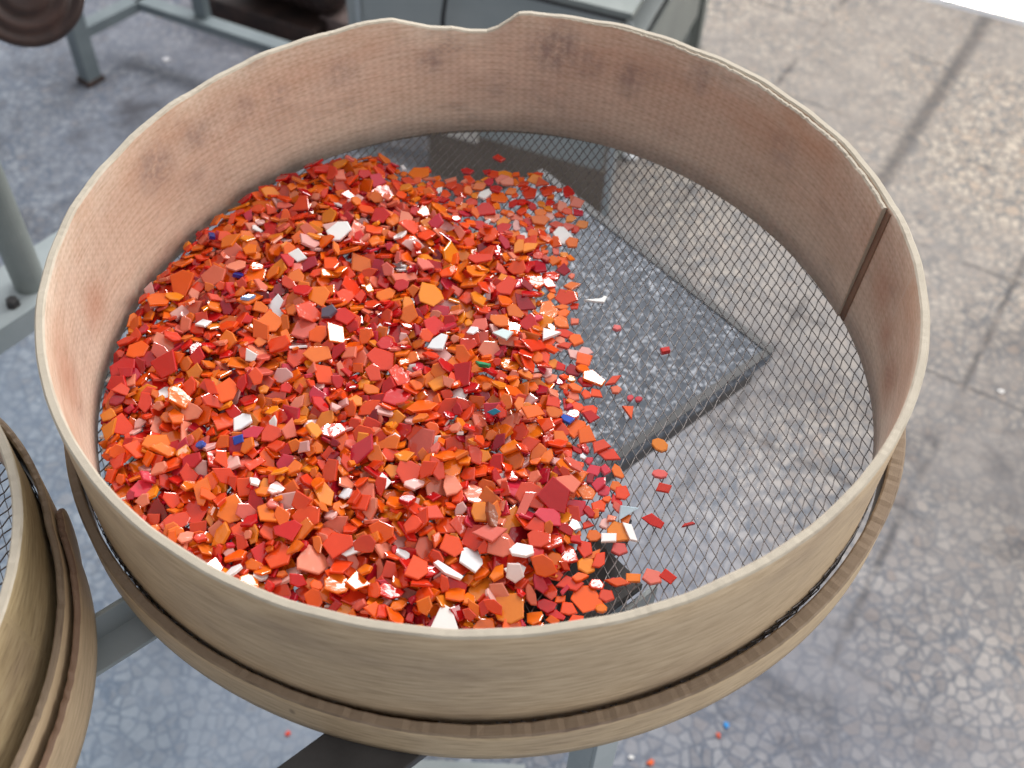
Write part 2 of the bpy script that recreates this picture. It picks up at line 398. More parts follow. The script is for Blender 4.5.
# wire cloth: two families of wavy wires, edges turned up between hoop and ring
def wire_cloth(c, Rdisc, ztop, zmesh, va, vb, rw, parent, rin_fn, skirt, seg=2, turn=None):
    va = np.array(va); vb = np.array(vb)
    Rmax = Rdisc + skirt
    V = []; F = []
    det = abs(va[0]*vb[1] - va[1]*vb[0])
    for fam, (d, o) in enumerate(((va, vb), (vb, va))):
        L = np.linalg.norm(d); dn = d/L; nn = np.array([-dn[1], dn[0]]); sp = abs(o @ nn); off = (o @ dn)*np.sign(o @ nn)
        K = int(Rmax/sp) + 1
        for k in range(-K, K+1):
            q = k*sp
            if abs(q) >= Rmax: continue
            half = math.sqrt(Rmax*Rmax - q*q)
            t0 = k*off
            i0 = math.ceil((-half - t0)/(L/seg)); i1 = math.floor((half - t0)/(L/seg))
            if i1 - i0 < 2: continue
            idx = np.arange(i0, i1+1); t = t0 + idx*(L/seg)
            P = nn[None]*q + dn[None]*t[:, None]
            # crimp: over at even crossings, under at odd ones
            ph = idx/seg + k
            z = (1 if fam == 0 else -1)*np.cos(PI*ph)*rw*1.0
            z = np.where((idx % seg) == 0, z, 0.0)
            wv = np.where((idx % seg) == 0, 0.0, 0.0)
            r = np.hypot(P[:, 0], P[:, 1]); th = np.arctan2(P[:, 1], P[:, 0])
            Rl = np.array([rin_fn(a) for a in th]) + .0006
            over = np.maximum(0, r - (Rl - .0))
            rr = np.where(over > 0, Rl + np.where(over>0, z*.3, 0), r)
            Z = zmesh + np.where(over > 0, over, z)
            X = c[0] + rr*np.cos(th); Y = c[1] + rr*np.sin(th); Z = c[2] + Z
            pts = np.stack([X, Y, Z], 1)
            lat = np.where((idx % seg) == 0, np.cos(PI*ph), 0.0)*(.00042 if fam == 0 else .00020)*(over <= 0)
            pts[:, 0] += nn[0]*lat; pts[:, 1] += nn[1]*lat
            rr_w = rw*(1.12 if fam == 0 else .74)
            if turn is not None:
                keep = over <= turn(th, k)
                pts = pts[keep]
            if len(pts) < 3: continue
            tan = np.gradient(pts, axis=0); tan /= np.linalg.norm(tan, axis=1)[:, None] + 1e-12
            up = np.array([0, 0, 1.0]); side = np.cross(tan, up); ln = np.linalg.norm(side, axis=1)
            side = np.where(ln[:, None] > .2, side/np.maximum(ln, 1e-6)[:, None], np.array([nn[0], nn[1], 0])[None])
            bn = np.cross(side, tan)
            n0 = len(V); ns = 4
            for a in range(ns):
                ang = PI/4 + a*PI/2
                V.append(pts + (side*math.cos(ang) + bn*math.sin(ang))*rr_w)
            # V holds arrays; record shape
            F.append((len(pts), ns))
    verts = []; faces = []; base = 0; vi = 0
    for (m, ns) in F:
        block = np.stack(V[vi:vi+ns], 1).reshape(-1, 3); vi += ns
        verts.append(block)
        i = np.arange(m-1)[:, None]*ns; a = np.arange(ns)[None]
        q = np.stack([base+i+a, base+i+(a+1) % ns, base+i+ns+(a+1) % ns, base+i+ns+a], -1).reshape(-1, 4)
        faces.append(q); base += m*ns
    verts = np.concatenate(verts); faces = np.concatenate(faces)
    me = bpy.data.meshes.new('wire_mesh'); me.vertices.add(len(verts)); me.vertices.foreach_set('co', verts.ravel().astype('f'))
    me.loops.add(len(faces)*4); me.loops.foreach_set('vertex_index', faces.ravel().astype('i'))
    me.polygons.add(len(faces)); me.polygons.foreach_set('loop_start', (np.arange(len(faces))*4).astype('i'))
    me.polygons.foreach_set('loop_total', np.full(len(faces), 4, 'i'))
    me.polygons.foreach_set('use_smooth', [True]*len(faces))
    me.update(calc_edges=True); me.validate(); me.materials.append(M['wire'])
    o = bpy.data.objects.new('wire_mesh', me); col.objects.link(o)
    o.parent = parent; o.matrix_parent_inverse = Matrix.Translation(-Vector(parent.location))
    return o
VA, VB = (-.0033, -.0065), (.00245, -.00565)
wm = wire_cloth(C0, .2255, 0, ZM, VA, VB, .00036, sieve, R_OUT, .030,
                turn=lambda th, k: .0085 + .0010*np.sin(k*7.3) + .0085*np.exp(-((th+.62)/.28)**2) + .004*np.exp(-((th+2.4)/.3)**2))
tag(wm, 'grey woven wire cloth stretched across the sieve')

# ------------------------------------------------------------------ glass chips
def poly_chip(rnd, size, thick, elong=None, n=None):
    n = n or rnd.choice((4,4,5,5,5,6,6,7))
    e = elong or rnd.uniform(.58, 1.0)
    a0 = rnd.uniform(0, 2*PI)
    pts = []
    for k in range(n):
        th = a0 + 2*PI*(k + rnd.uniform(-.30, .30))/n
        r = size*.5*rnd.uniform(.72, 1.12)
        pts.append((r*math.cos(th), r*math.sin(th)*e))
    rz = rnd.uniform(0, 2*PI); c, s = math.cos(rz), math.sin(rz)
    return [(x*c - y*s, x*s + y*c) for x, y in pts]

def chip_geo(poly, thick, bev=.00035):
    n = len(poly); V = []; F = []
    b = max(.80, 1 - bev*2/ (max(math.hypot(*p) for p in poly)))
    for (x, y) in poly: V.append((x*.97, y*.97, 0))
    for (x, y) in poly: V.append((x, y, thick*.8))
    for (x, y) in poly: V.append((x*b, y*b, thick))
    F.append(tuple(reversed(range(n)))); F.append(tuple(range(2*n, 3*n)))
    for L in (0, 1):
        for k in range(n):
            F.append((L*n+k, L*n+(k+1) % n, (L+1)*n+(k+1) % n, (L+1)*n+k))
    return np.array(V), F

COLORS = {
 'orange': [(226,100,22),(220,108,30),(230,92,20),(212,106,34),(228,116,26)],
 'orange red': [(218,66,26),(208,58,30),(224,78,30),(204,66,36)],
 'red': [(196,30,26),(184,26,30),(206,38,30),(176,22,28)],
 'dark red': [(142,18,32),(156,20,42),(128,16,26)],
 'amber': [(226,134,30),(214,124,36)],
 'salmon pink': [(216,112,88),(208,98,84),(220,130,104)],  # mostly sky haze painted into the orange
 'rose': [(200,52,72),(190,44,66)],
 'white': [(236,236,234),(226,230,232)],  # some white chips are painted glints
 'pale pink': [(222,176,170),(214,164,160)],  # pale chips also stand in for glints on the glass
}
WEIGHTS = [('orange',34),('orange red',27),('red',12),('dark red',3),('amber',8),('salmon pink',11),('rose',4),('white',2.2),('pale pink',3.2)]
def pick_color(rnd):
    t = rnd.uniform(0, sum(w for _, w in WEIGHTS))
    for n, w in WEIGHTS:
        t -= w
        if t <= 0: break
    return n, rnd.choice(COLORS[n])

# pile outline on the wire (metres), sparse rim of the pile to the right and top
OUT = np.array([(-.206,-.073),(-.215,-.046),(-.216,-.017),(-.212,.015),(-.206,.040),(-.192,.066),(-.177,.092),(-.160,.116),(-.143,.134),(-.114,.156),(-.082,.167),(-.054,.166),(-.020,.166),(.010,.168),(.038,.166),(.050,.148),(.057,.122),(.050,.098),(.049,.055),(.054,.020),(.060,-.014),(.066,-.050),(.074,-.080),(.078,-.110),(.070,-.145),(.050,-.175),(.01,-.197),(-.05,-.200),(-.12,-.175),(-.17,-.135)])
def seg_dist(P, poly):
    """signed distance (positive inside) of points to polygon"""
    d = np.full(len(P), 1e9); inside = np.zeros(len(P), bool)
    n = len(poly)
    for i in range(n):
        a = poly[i]; b = poly[(i+1) % n]; ab = b - a
        t = np.clip(((P-a)@ab)/(ab@ab), 0, 1); q = a + t[:, None]*ab
        d = np.minimum(d, np.hypot(*(P-q).T))
        c = ((a[1] > P[:, 1]) != (b[1] > P[:, 1]))
        xi = a[0] + (P[:, 1]-a[1])/(b[1]-a[1]+1e-12)*(b[0]-a[0])
        inside ^= c & (P[:, 0] < xi)
    return np.where(inside, d, -d)
RES = .001; G0 = -.24; NG = 480
hf = np.zeros((NG, NG), 'f'); ids = np.full((NG, NG), -1, int)
gx = G0 + (np.arange(NG)+.5)*RES
XX, YY = np.meshgrid(gx, gx, indexing='ij')
SD = seg_dist(np.stack([XX.ravel(), YY.ravel()], 1), OUT).reshape(NG, NG)
RRg = np.hypot(XX, YY)
THg = np.arctan2(YY, XX)
RIN = np.minimum(.2166*(1 + HM[0]*np.cos(2*THg) + HM[1]*np.sin(2*THg) + HM[2]*np.cos(3*THg) + HM[3]*np.sin(3*THg)) + .0017*np.cos(THg) - .0057*np.sin(THg), .222) - .0006
wall = RIN - RRg                                                  # distance to the wooden wall
# target thickness: thin at the right/top margin, thicker in the body
low = (np.sin(XX*61+1)*np.sin(YY*47+2)*.5 + np.sin(XX*23-YY*31)*.5)
body = np.clip((-XX*.60 - YY*.25 + .055)/.12, 0, 1)              # heavier towards the lower left
TGT = np.clip(SD/.060, 0, 1)**.8*(.0040 + .0070*body) + .0012*low*(SD > .02)
TGT = np.where(SD > 0, np.maximum(TGT, .0010), 0)
wallside = (XX < -.08) | ((YY < -.12) & (XX < .02))
TGT = np.where((SD > -.004) & wallside, np.maximum(TGT, .0045), TGT)
OCC = (np.sin(XX*250+np.sin(YY*190)*1.7)*np.sin(YY*270+np.sin(XX*170)*2.1)*.5 + .5)*.75 + .25*(np.sin(XX*520+YY*410)*.5+.5)
EDGE = np.clip(SD/.040, 0, 1)
TOPR = np.clip(((YY-.085)/.05), 0, 1)*np.clip((XX+.055)/.05, 0, 1)
NEED = np.maximum(.60*(1-EDGE)**.8, .50*TOPR)
THIN = ((TOPR > .25) | (EDGE < .62)) & ~((XX < -.07) | ((YY < -.165) & (XX < .02)))
TGT = np.where(THIN, np.minimum(TGT, .0012), TGT)
chips = []                                                        # (verts, faces, colour name, colour)
rnd = random.Random(5)
ZC = ZM + .0011
def deposit(x, y, poly, thick, tiltx=None, tilty=None, cname=None, colr=None, z_extra=0.0, flat=False, commit=True):
    P = np.array(poly) + np.array([x, y])
    i0 = int((P[:, 0].min()-G0)/RES); i1 = int((P[:, 0].max()-G0)/RES)+1
    j0 = int((P[:, 1].min()-G0)/RES); j1 = int((P[:, 1].max()-G0)/RES)+1
    if i0 < 1 or j0 < 1 or i1 >= NG-1 or j1 >= NG-1: return None
    X = XX[i0:i1, j0:j1]; Y = YY[i0:i1, j0:j1]
    ins = np.zeros(X.shape, bool); n = len(P)
    for k in range(n):
        a = P[k]; b = P[(k+1) % n]
        c = ((a[1] > Y) != (b[1] > Y)); xi = a[0] + (Y-a[1])/(b[1]-a[1]+1e-12)*(b[0]-a[0])
        ins ^= c & (X < xi)
    if ins.sum() < 6: return None
    if wall[i0:i1, j0:j1][ins].min() < .0018: return None
    if commit and THIN[i0+(i1-i0)//2, j0+(j1-j0)//2] and (hf[i0:i1, j0:j1][ins] > 0).mean() > .28: return None
    h = hf[i0:i1, j0:j1][ins]; xs = X[ins]-x; ys = Y[ins]-y
    A = np.stack([xs, ys, np.ones_like(xs)], 1)
    AtA = A.T@A + np.diag([1e-6, 1e-6, 0]); co = np.linalg.solve(AtA, A.T@h)
    sx, sy = co[0]*.85, co[1]*.85
    if tiltx is None:
        if hf[i0:i1, j0:j1][ins].max() < 1e-5: sx = rnd.gauss(0, .02); sy = rnd.gauss(0, .02)
        else: sx += rnd.gauss(0, .09); sy += rnd.gauss(0, .09)
    else: sx, sy = tiltx, tilty
    g = math.hypot(sx, sy)
    if g > .75 and tiltx is None: sx *= .75/g; sy *= .75/g
    rest = h - (xs*sx + ys*sy)
    z = float(np.quantile(rest, .93)) + z_extra
    z = max(z, -float((np.array(poly)@np.array([sx, sy])).min()))
    nrm = np.array([-sx, -sy, 1.0]); nrm /= np.linalg.norm(nrm)
    return (i0, i1, j0, j1, ins, xs, ys, sx, sy, z, nrm, x, y)
def put(d, poly, thick, cname, colr, name='glass_chip', geo=None):
    i0, i1, j0, j1, ins, xs, ys, sx, sy, z, nrm, x, y = d
    V, F = chip_geo(poly, thick) if geo is None else geo
    base = V[:, :2]@np.array([sx, sy])
    W = np.stack([V[:, 0] + nrm[0]*V[:, 2], V[:, 1] + nrm[1]*V[:, 2], base + nrm[2]*V[:, 2]], 1)
    W += np.array([x, y, z])
    top = z + xs*sx + ys*sy + thick/nrm[2]
    sub = hf[i0:i1, j0:j1]; old = sub[ins]
    ii = ids[i0:i1, j0:j1]; idv = ii[ins]; idv[top > old] = len(chips); ii[ins] = idv
    sub[ins] = np.maximum(old, top)
    chips.append(dict(V=W, F=F, c=cname, rgb=colr, x=x, y=y, name=name, lone=None))
    return len(chips)-1

# candidate cells where the pile is still below its target height
cand = np.argwhere(SD > -.006)
n_try = 0
while n_try < 26000 and len(chips) < 5600:
    n_try += 1
    i, j = cand[rnd.randrange(len(cand))]
    x = gx[i] + rnd.uniform(-.0005, .0005); y = gx[j] + rnd.uniform(-.0005, .0005)
    t = TGT[i, j]
    if hf[i, j] >= t: continue
    if not wallside[i, j] and OCC[i, j] < NEED[i, j]: continue
    size = min(.0185, max(.0050, rnd.lognormvariate(math.log(.0098), .30))); thick = rnd.uniform(.0011, .0020)
    poly = poly_chip(rnd, size, thick)
    d = None
    if rnd.random() < .09 and t > .004:
        ang = rnd.uniform(0, 2*PI); g = rnd.uniform(.6, 1.5)
        # a steep chip has a narrower footprint along its slope
        u = np.array([math.cos(ang), math.sin(ang)]); k = 1/math.sqrt(1+g*g)
        poly = [tuple(np.array(p) - u*(np.array(p)@u)*(1-k)) for p in poly]
        d = deposit(x, y, poly, thick, u[0]*g, u[1]*g, z_extra=-.0035)
        if d is not None and d[9] < 0.0: d = None
    else:
        d = deposit(x, y, poly, thick)
    if d is None: continue
    cn, cr = pick_color(rnd)
    put(d, poly, thick, cn, cr)
N_HEAP = len(chips)
print('heap chips', N_HEAP, 'max height', hf.max())

# particular chips one can point at
def lone(x, y, poly_mm, rot, thick, cname, rgb, label, tx=0.0, ty=0.0, z_extra=0.0):
    a = math.radians(rot); c, s = math.cos(a), math.sin(a)
    poly = [((px*c - py*s)*.001, (px*s + py*c)*.001) for px, py in poly_mm]
    d = deposit(x, y, poly, thick, tx, ty, z_extra=z_extra, commit=False) if hf[int((x-G0)/RES), int((y-G0)/RES)] < .0005 else deposit(x, y, poly, thick, commit=False)
    if d is None: print('lone failed', label); return
    k = put(d, poly, thick, cname, rgb); chips[k]['lone'] = label
OV = [(-5,-1),(-3,-3.4),(1,-4),(4.4,-2.4),(5,1),(2.6,3.6),(-1,4),(-4,2.4)]
TRI = [(-5,-4),(5.5,-3),(-1,5.5)]
LONGP = [(-8,1),(-2,-1.2),(4,-2.8),(7,1.5),(5.5,2.6),(3,.6)]
PENT = [(-4.5,-2),(0,-4.5),(5,-2),(3.5,3.5),(-3,4)]
QUAD = [(-5,-2.5),(4,-3.5),(5.5,2),(-3.5,3.6)]
WEDGE = [(-6.5,-1.5),(0,-3),(6.5,1),(1,2.6)]
def sc(p, k, ky=None): return [(a*k, b*(ky or k)) for a, b in p]
lone(-.1451,.145, sc(OV,.6),20,.0018,'orange',(222,100,24),'small orange glass chip alone against the far left wall of the sieve')
lone(-.0016,.1804, sc(QUAD,.8),-30,.0018,'red',(200,50,30),'orange red glass chip lying by itself beyond the far edge of the heap')
lone(.0276,.1532, sc(TRI,.9),10,.0018,'salmon',(206,92,60),'triangular salmon glass chip on open wire at the far right of the heap')
lone(.0636,.0497, LONGP,12,.0016,'white',(238,240,238),'thin white forked glass sliver on bare wire above the dark plate')
lone(.0752,.0272, sc(PENT,.55),0,.002,'pink',(214,110,110),'tiny pink and red chip alone over the dark plate')
lone(.103,.0106, sc(QUAD,.62),25,.0028,'red',(190,30,28),'lone red glass chip furthest out over the dark plate')
lone(.072,-.0136, sc(WEDGE,.95),28,.0018,'orange red',(206,70,40),'orange red wedge chip at the right edge of the heap over the dark plate')
lone(.0735,-.0208, sc(PENT,.66),28,.0018,'salmon',(214,110,80),'salmon chip just below the orange red wedge over the dark plate')
lone(.0815,-.0262, sc(OV,.45),60,.0016,'pink',(196,70,80),'left one of two tiny rose chips over the dark plate')
lone(.0862,-.0268, sc(OV,.45),20,.0016,'pink',(190,60,72),'right one of two tiny rose chips over the dark plate')
lone(.0804,-.0365, sc([(-3,4.5),(3.5,3.5),(.5,-5.5)],1),10,.0018,'orange',(222,90,40),'orange triangular chip pointing down near the corner of the dark plate')
lone(.0967,-.0587, OV,-50,.0017,'orange',(206,120,24),'oval amber orange chip on bare wire below the dark plate edge')
lone(.0957,-.0781, sc(OV,.85,.7),-5,.0017,'pink',(214,96,92),'flat pink chip on bare wire below the oval amber one')
lone(.0974,-.0878, sc(QUAD,.75),-10,.0020,'red',(206,60,42),'red chip with a pale top corner on bare wire right of the heap', .25,.25)
lone(.0912,-.1082, [(-6.5,-.5),(-1,-2.8),(5,-3.4),(5.8,0),(-2,3.2)],-18,.0018,'red',(206,44,34),'long red chip with a pale upper edge on bare wire', .2,.3)
lone(.1092,-.1097, [(-4,-.9),(3.6,.5),(2.4,1.7),(-2,1)],8,.0016,'red',(180,34,24),'thin red sliver lying furthest right on bare wire')
lone(.0887,-.1416, sc(PENT,1.05),-10,.0018,'salmon',(214,112,98),'salmon pink chip near the front wall, left of a red and white one')
lone(.0967,-.1412, sc(QUAD,.8),-30,.0020,'red',(210,50,34),'red chip with a bright corner near the front wall', .2,.3)
lone(.0791,-.1427, sc(QUAD,.8),10,.0018,'orange',(224,120,26),'amber orange chip beside the salmon chip at the front wall')
lone(.0711,-.1459, WEDGE,-12,.0020,'orange red',(216,84,26),'long orange chip left of the amber one at the front wall')
lone(.0655,-.1535, sc(PENT,.85),0,.0018,'orange red',(206,70,44),'round edged red orange chip close to the front wall')
lone(.0629,-.1614, sc(OV,.6),0,.0018,'orange',(222,116,24),'small round orange chip touching the front wall')
lone(.0773,-.1047, [(-5,-5),(-4,2.5),(6,3)],0,.0018,'pale blue',(186,212,224),'pale blue triangular glass chip at the right edge of the heap')
lone(.0784,-.1181, [(-6,5),(-1,5.5),(5,-3),(1,-3.5)],-20,.0016,'white',(240,236,234),'long white chip with a red rim at the right edge of the heap')
lone(.0671,-.1211, sc(QUAD,.85),12,.0016,'white',(242,238,236),'white chip left of the long white one at the edge of the heap')
lone(.0726,-.1262, sc(PENT,.9),0,.0018,'salmon',(196,84,80),'rosy chip below the long white one at the edge of the heap')
lone(.0452,-.045, [(-5,3),(-1,2),(5,-.5),(2,-4),(-1.5,-2.5)],0,.0022,'blue',(34,84,190),'bright blue glass chip at the right of the heap')
lone(.0355,.0166, [(-4.5,-6),(-4.5,4.5),(6.5,3)],0,.0018,'white',(244,244,242),'white triangular glass chip pointing down on the right of the heap')
lone(.0077,.0047, [(-6,2),(0,4.2),(6.5,1.5),(2.5,-4)],0,.0018,'pale blue',(214,234,234),'very pale blue green chip left of the white triangle')
lone(-.0015,-.0218, [(-5,2),(-1,.6),(4,-1.8),(2.6,-3),(-3,-1.2)],0,.0022,'green',(34,140,90),'only green glass chip, near the middle of the heap')
lone(-.1406,.0192, sc(WEDGE,.7),25,.0022,'pale blue',(120,176,230),'light blue glass chip in the left part of the heap')
lone(-.1514,.0417, sc(QUAD,.6),10,.0024,'blue',(24,40,130),'deep blue chip above the light blue one at the left of the heap')
lone(-.1752,.0786, sc(QUAD,.62),-60,.0024,'blue',(34,46,130),'dark blue chip near the far left edge of the heap')
lone(-.1271,-.081, sc(QUAD,.6),30,.0024,'blue',(36,70,170),'small blue chip in the lower left of the heap, right of another')
lone(-.1456,-.0847, sc(OV,.5),0,.0024,'blue',(60,90,180),'tiny blue chip nearest the left front wall')
lone(.0053,-.0564, sc(WEDGE,.6),-5,.0022,'teal',(24,120,150),'teal blue chip left of the bright blue one')
lone(.0068,-.1226, [(-2,6),(1,5),(2.6,0),(1.2,-6),(-1.6,-5),(-2.8,1)],8,.0030,'brown',(150,84,52),'brown curved chip with a pale edge in the lower part of the heap')
lone(-.0921,.0102, PENT,20,.0022,'slate',(88,82,100),'dark slate grey glass chip in the middle left of the heap')
lone(.0227,-.1392, [(-6,-1),(-3,4.5),(5,4),(6.5,-1),(3,-4),(-4,-4)],-8,.0018,'white',(240,234,232),'large white chip near the front of the heap')
lone(.0195,-.1500, sc(PENT,.95),10,.0018,'white',(232,214,212),'white pink chip just below the large white one')
lone(-.012,-.152, [(-8,4),(-6,6),(7,-2),(6,-4),(-2,-1.5)],0,.0018,'white',(240,236,236),'long white streaked chip near the front wall')
print('lone', len(chips)-N_HEAP)

CAM = np.array([.01441, -.43531, .40896])
# choose which chips are individuals: biggest visible area as seen from the photograph's side
cnt = np.bincount(ids[ids >= 0].ravel(), minlength=len(chips)).astype(float)
for k, c in enumerate(chips):
    P = np.array([c['x'], c['y'], ZC + .004])
    t = -P[2]/(CAM[2]-P[2]); q = P + (CAM-P)*t           # where the line of sight crosses the rim plane
    if np.hypot(q[0], q[1]) > .2170: cnt[k] = 0
    dist = np.linalg.norm(CAM-P); cnt[k] /= dist**2
order = np.argsort(-cnt)
lones = [k for k in range(len(chips)) if chips[k]['lone']]
vis = [k for k in order if not chips[k]['lone'] and cnt[k] > 0][:300]
indiv = set(vis)
glass = M['glass']
def chip_mesh(name, parts):
    V = []; F = []; colr = []
    n = 0
    for c in parts:
        V.append(c['V']); F += [tuple(i+n for i in f) for f in c['F']]; n += len(c['V'])
        colr += [lin(c['rgb'])]*len(c['V'])
    V = np.concatenate(V)
    me = bpy.data.meshes.new(name); me.from_pydata(V.tolist(), [], F)
    at = me.color_attributes.new('chip_color', 'FLOAT_COLOR', 'POINT'); at.data.foreach_set('color', np.array(colr, 'f').ravel())
    me.materials.append(glass); me.update(); return me
OFF = np.array([0, 0, H + ZC])
for k in list(indiv) + lones:
    c = chips[k]; w = c['V'] + OFF; ctr = w.mean(0); cc = dict(c); cc['V'] = w - ctr
    # individual tint variation
    me = chip_mesh('glass_chip', [cc]); o = bpy.data.objects.new('glass_chip', me); col.objects.link(o); o.location = ctr
    if c['lone']:
        tag(o, c['lone'], 'glass chip')
    else:
        nm = c['c']; g = nm + ' glass chips on the heap'
        tag(o, '%s glass chip lying on top of the chip heap in the sieve' % nm, 'glass chip', g)
rest = []
for k, c in enumerate(chips):
    if k in indiv or c['lone']: continue
    cc = dict(c); cc['V'] = c['V'] + OFF; rest.append(cc)
o = bpy.data.objects.new('glass_chip_heap', chip_mesh('glass_chip_heap', rest)); col.objects.link(o)
tag(o, 'heap of small orange and red glass chips filling the left side of the sieve', 'glass chips', kind='stuff')

# ------------------------------------------------------------------ second sieve, lower left
S2 = (-.357, -.206, H-.030)
s2 = empty('round_sieve', (S2[0], S2[1], H-.1003), 'smaller worn sieve at the lower left with a splintered peeling outer band', 'sieve')
R2 = .1600; Z2B = -.0580
a = math.radians
def dg(t):
    d = math.degrees((t + PI) % (2*PI) - PI)
    return d
def flare(t, d0, k):
    d = dg(t)
    return k*max(0, d0 - max(d, -22)) * (1 if d > -22 else max(0, 1 + (d + 22)/60)) if d <= d0 else 0.0
r1 = lambda t: R2 + .0022 + flare(t, 22, .00044)
band('hoop', S2, lambda t: R2-.0048, lambda t: R2, lambda t: .0005*math.sin(13*t), lambda t: Z2B, (M['wood_old'], M['wood_in'], M['wood_rim']), s2, n=300, rough_top=.0002, seed=3,
     rinb=lambda t: R2-.0048 + flare(t, 22, .00044), routb=lambda t: R2 + flare(t, 22, .00044)*1.1)
band('lower_ring', S2, r1, lambda t: r1(t)+.0036, lambda t: -.0300 - .001*math.sin(7*t), lambda t: -.0697, (M['wood_ring'], M['wood_dark'], M['wood_dark']), s2, n=300, rough_top=.0006, seed=5)
def tip(t, a0, a1, w): return max(.04, min(1, (a1-t)/w, (t-a0)/w))**.7
b0, b1 = a(-75), a(33)
r2 = lambda t: .1652 + .00052*(25 - max(dg(t), -22)) * (1 if dg(t) > -22 else max(.3, 1 + (dg(t) + 22)/80))
pb = band('splintered_band', S2, lambda t: max(r2(t), r1(t) + .0045), lambda t: max(r2(t), r1(t) + .0045) + .0032,
     lambda t: -.066 + .0290*tip(t, b0, b1, a(7)), lambda t: -.0690, (M['wood_ring'], M['wood_dark'], M['groove']), s2, b0, b1, 120, rough_top=.0008, seed=8)
tag(pb, 'dark outer strip peeling away, with a pointed broken end')
wire_cloth(S2, R2, 0, Z2B-.0006, (.0028,.0052), (-.0028,.0052), .00036, s2, lambda t: R2, .018, turn=lambda th, k: .015 + 0*th)

# ------------------------------------------------------------------ the stand the sieves rest on
u = Vector((.743,.669,0)); n = Vector((-.669,.743,0)); Z = Vector((0,0,1))
st = empty('sieve_stand', (0,-.1,0), 'grey steel angle iron stand that carries the sieves', 'stand')
zt = H - .1000
def at(un, nn, z): return u*un + n*nn + Z*z
mb = MB()   # angle iron between the two sieves: upright flange and flat flange
mb.box(at(-.95,-.0034,zt-.0185), u*.90, n*.003, Z*.0185)
mb.box(at(-.95,-.0198,zt-.0210), u*.90, n*.0190, Z*.003)
tag(mb.build('rail', M['grey_paint'], st, bevel=.0006), 'grey angle iron rail running between the two sieves')
mb = MB()
mb.box(at(-.95,-.160,zt-.006), u*.922, n*.037, Z*.006)
mb.box(at(-.95,-.126,zt-.034), u*.948, n*.003, Z*.028)
tag(mb.build('rail', M['black_steel'], st, bevel=.0006), 'flat black steel rail under the front of the large sieve')
mb = MB(); mb.box(at(-.078,-.126,zt-.03), u*.03, n*.112, Z*.024); mb.build('crossbar', M['grey_dark'], st, bevel=.0006)
mb = MB(); mb.box(at(-.93,-.186,zt-.04), u*.03, n*.172, Z*.006); mb.build('crossbar', M['grey_dark'], st, bevel=.0006)
for (x, y) in ((-.042,-.164),(-.90,-.174),(-.90,-.040),(-.062,-.040)):
    mb = MB(); mb.box(at(x,y,0), u*.022, n*.003, Z*(zt-.0275 if y > -.1 else zt-.0065)); mb.box(at(x,y+.003,0), u*.003, n*.019, Z*(zt-.0275 if y > -.1 else zt-.0065))
    if (x, y) == (-.062,-.040): continue
    mb.build('leg', M['grey_paint'], st, bevel=.0006)
# lower shelf plate of the stand
mb = MB(); mb.box((-.083,-.40,.296), (.131,0,0), (0,.442,0), (0,0,.004)); mb.build('shelf_plate', M['blue_grey'], st, bevel=.001)
# bolts

# ------------------------------------------------------------------ dark plate seen through the wire
tb = empty('dark_work_table', (.08,.2,0), 'dark square worktop dusted with glass powder, seen through the sieve wire', 'table')
zp = H - .300
cu, cn = .3145, -.0010
mb = MB(); mb.box(at(cu-.36, cn, zp-.014), u*.36, n*.300, Z*.014); tag(mb.build('tabletop', M['tray'], tb, bevel=.002), 'dark grey worktop speckled with pale glass dust')
mb = MB(); mb.box(at(cu-.355, cn+.005, zp-.036), u*.34, n*.25, Z*.022); mb.build('apron', M['black_steel'], tb)
mb = MB()
for (o_, e1, e2) in ((at(cu-.36,cn-.0005,zp), u*.352, n*.007), (at(cu-.007,cn-.0005,zp), u*.0075, n*.300)):
    mb.box(o_, e1, e2, Z*.0012)
mb.build('edge_strip', M['rubber'], tb)
for (x, y) in ((cu-.10,.20),(cu-.22,.20),(cu-.10,.13)):
    mb = MB(); mb.box(at(x,y,0), u*.03, n*.03, Z*(zp-.036)); mb.build('leg', M['black_steel'], tb, bevel=.001)

# ------------------------------------------------------------------ tube on its rail at the left edge
ts = empty('tube_stand', (-.494,.392,0), 'grey steel stand at the left edge with an upright round tube', 'stand')
zl = H - .450
du = Vector((.589,.808,0)); dn = Vector((-.808,.589,0)); tc = Vector((-.494,.392,0))
mb = MB(); mb.box(tc - du*.40 - dn*.030 + Z*(zl-.004), du*.475, dn*.075, Z*.004); mb.box(tc - du*.40 - dn*.030 + Z*(zl-.030), du*.475, dn*.004, Z*.026)
tag(mb.build('rail', M['grey_paint'], ts, bevel=.0008), 'grey steel rail under the tube')
mb = MB(); mb.tube([tc + Z*zl, tc + Z*(zl+.30), tc + Z*(zl+.75)], .0165, 28); mb.build('tube', M['grey_dark'], ts, smooth=False)
for p in bpy.data.objects[-1:] if False else []: pass
mb = MB(); bc = tc - du*.030 - dn*.012 + Z*zl; mb.lathe(bc, [(.0075,0),(.0075,.002),(.0062,.0022),(.0062,.008),(.0050,.009)], 6); mb.build('bolt', M['black_steel'], ts)
for s_ in (-.38, .03):
    mb = MB(); mb.box(tc + du*s_ - dn*.026, du*.03, dn*.03, Z*(zl-.030)); mb.build('leg', M['grey_dark'], ts, bevel=.001)

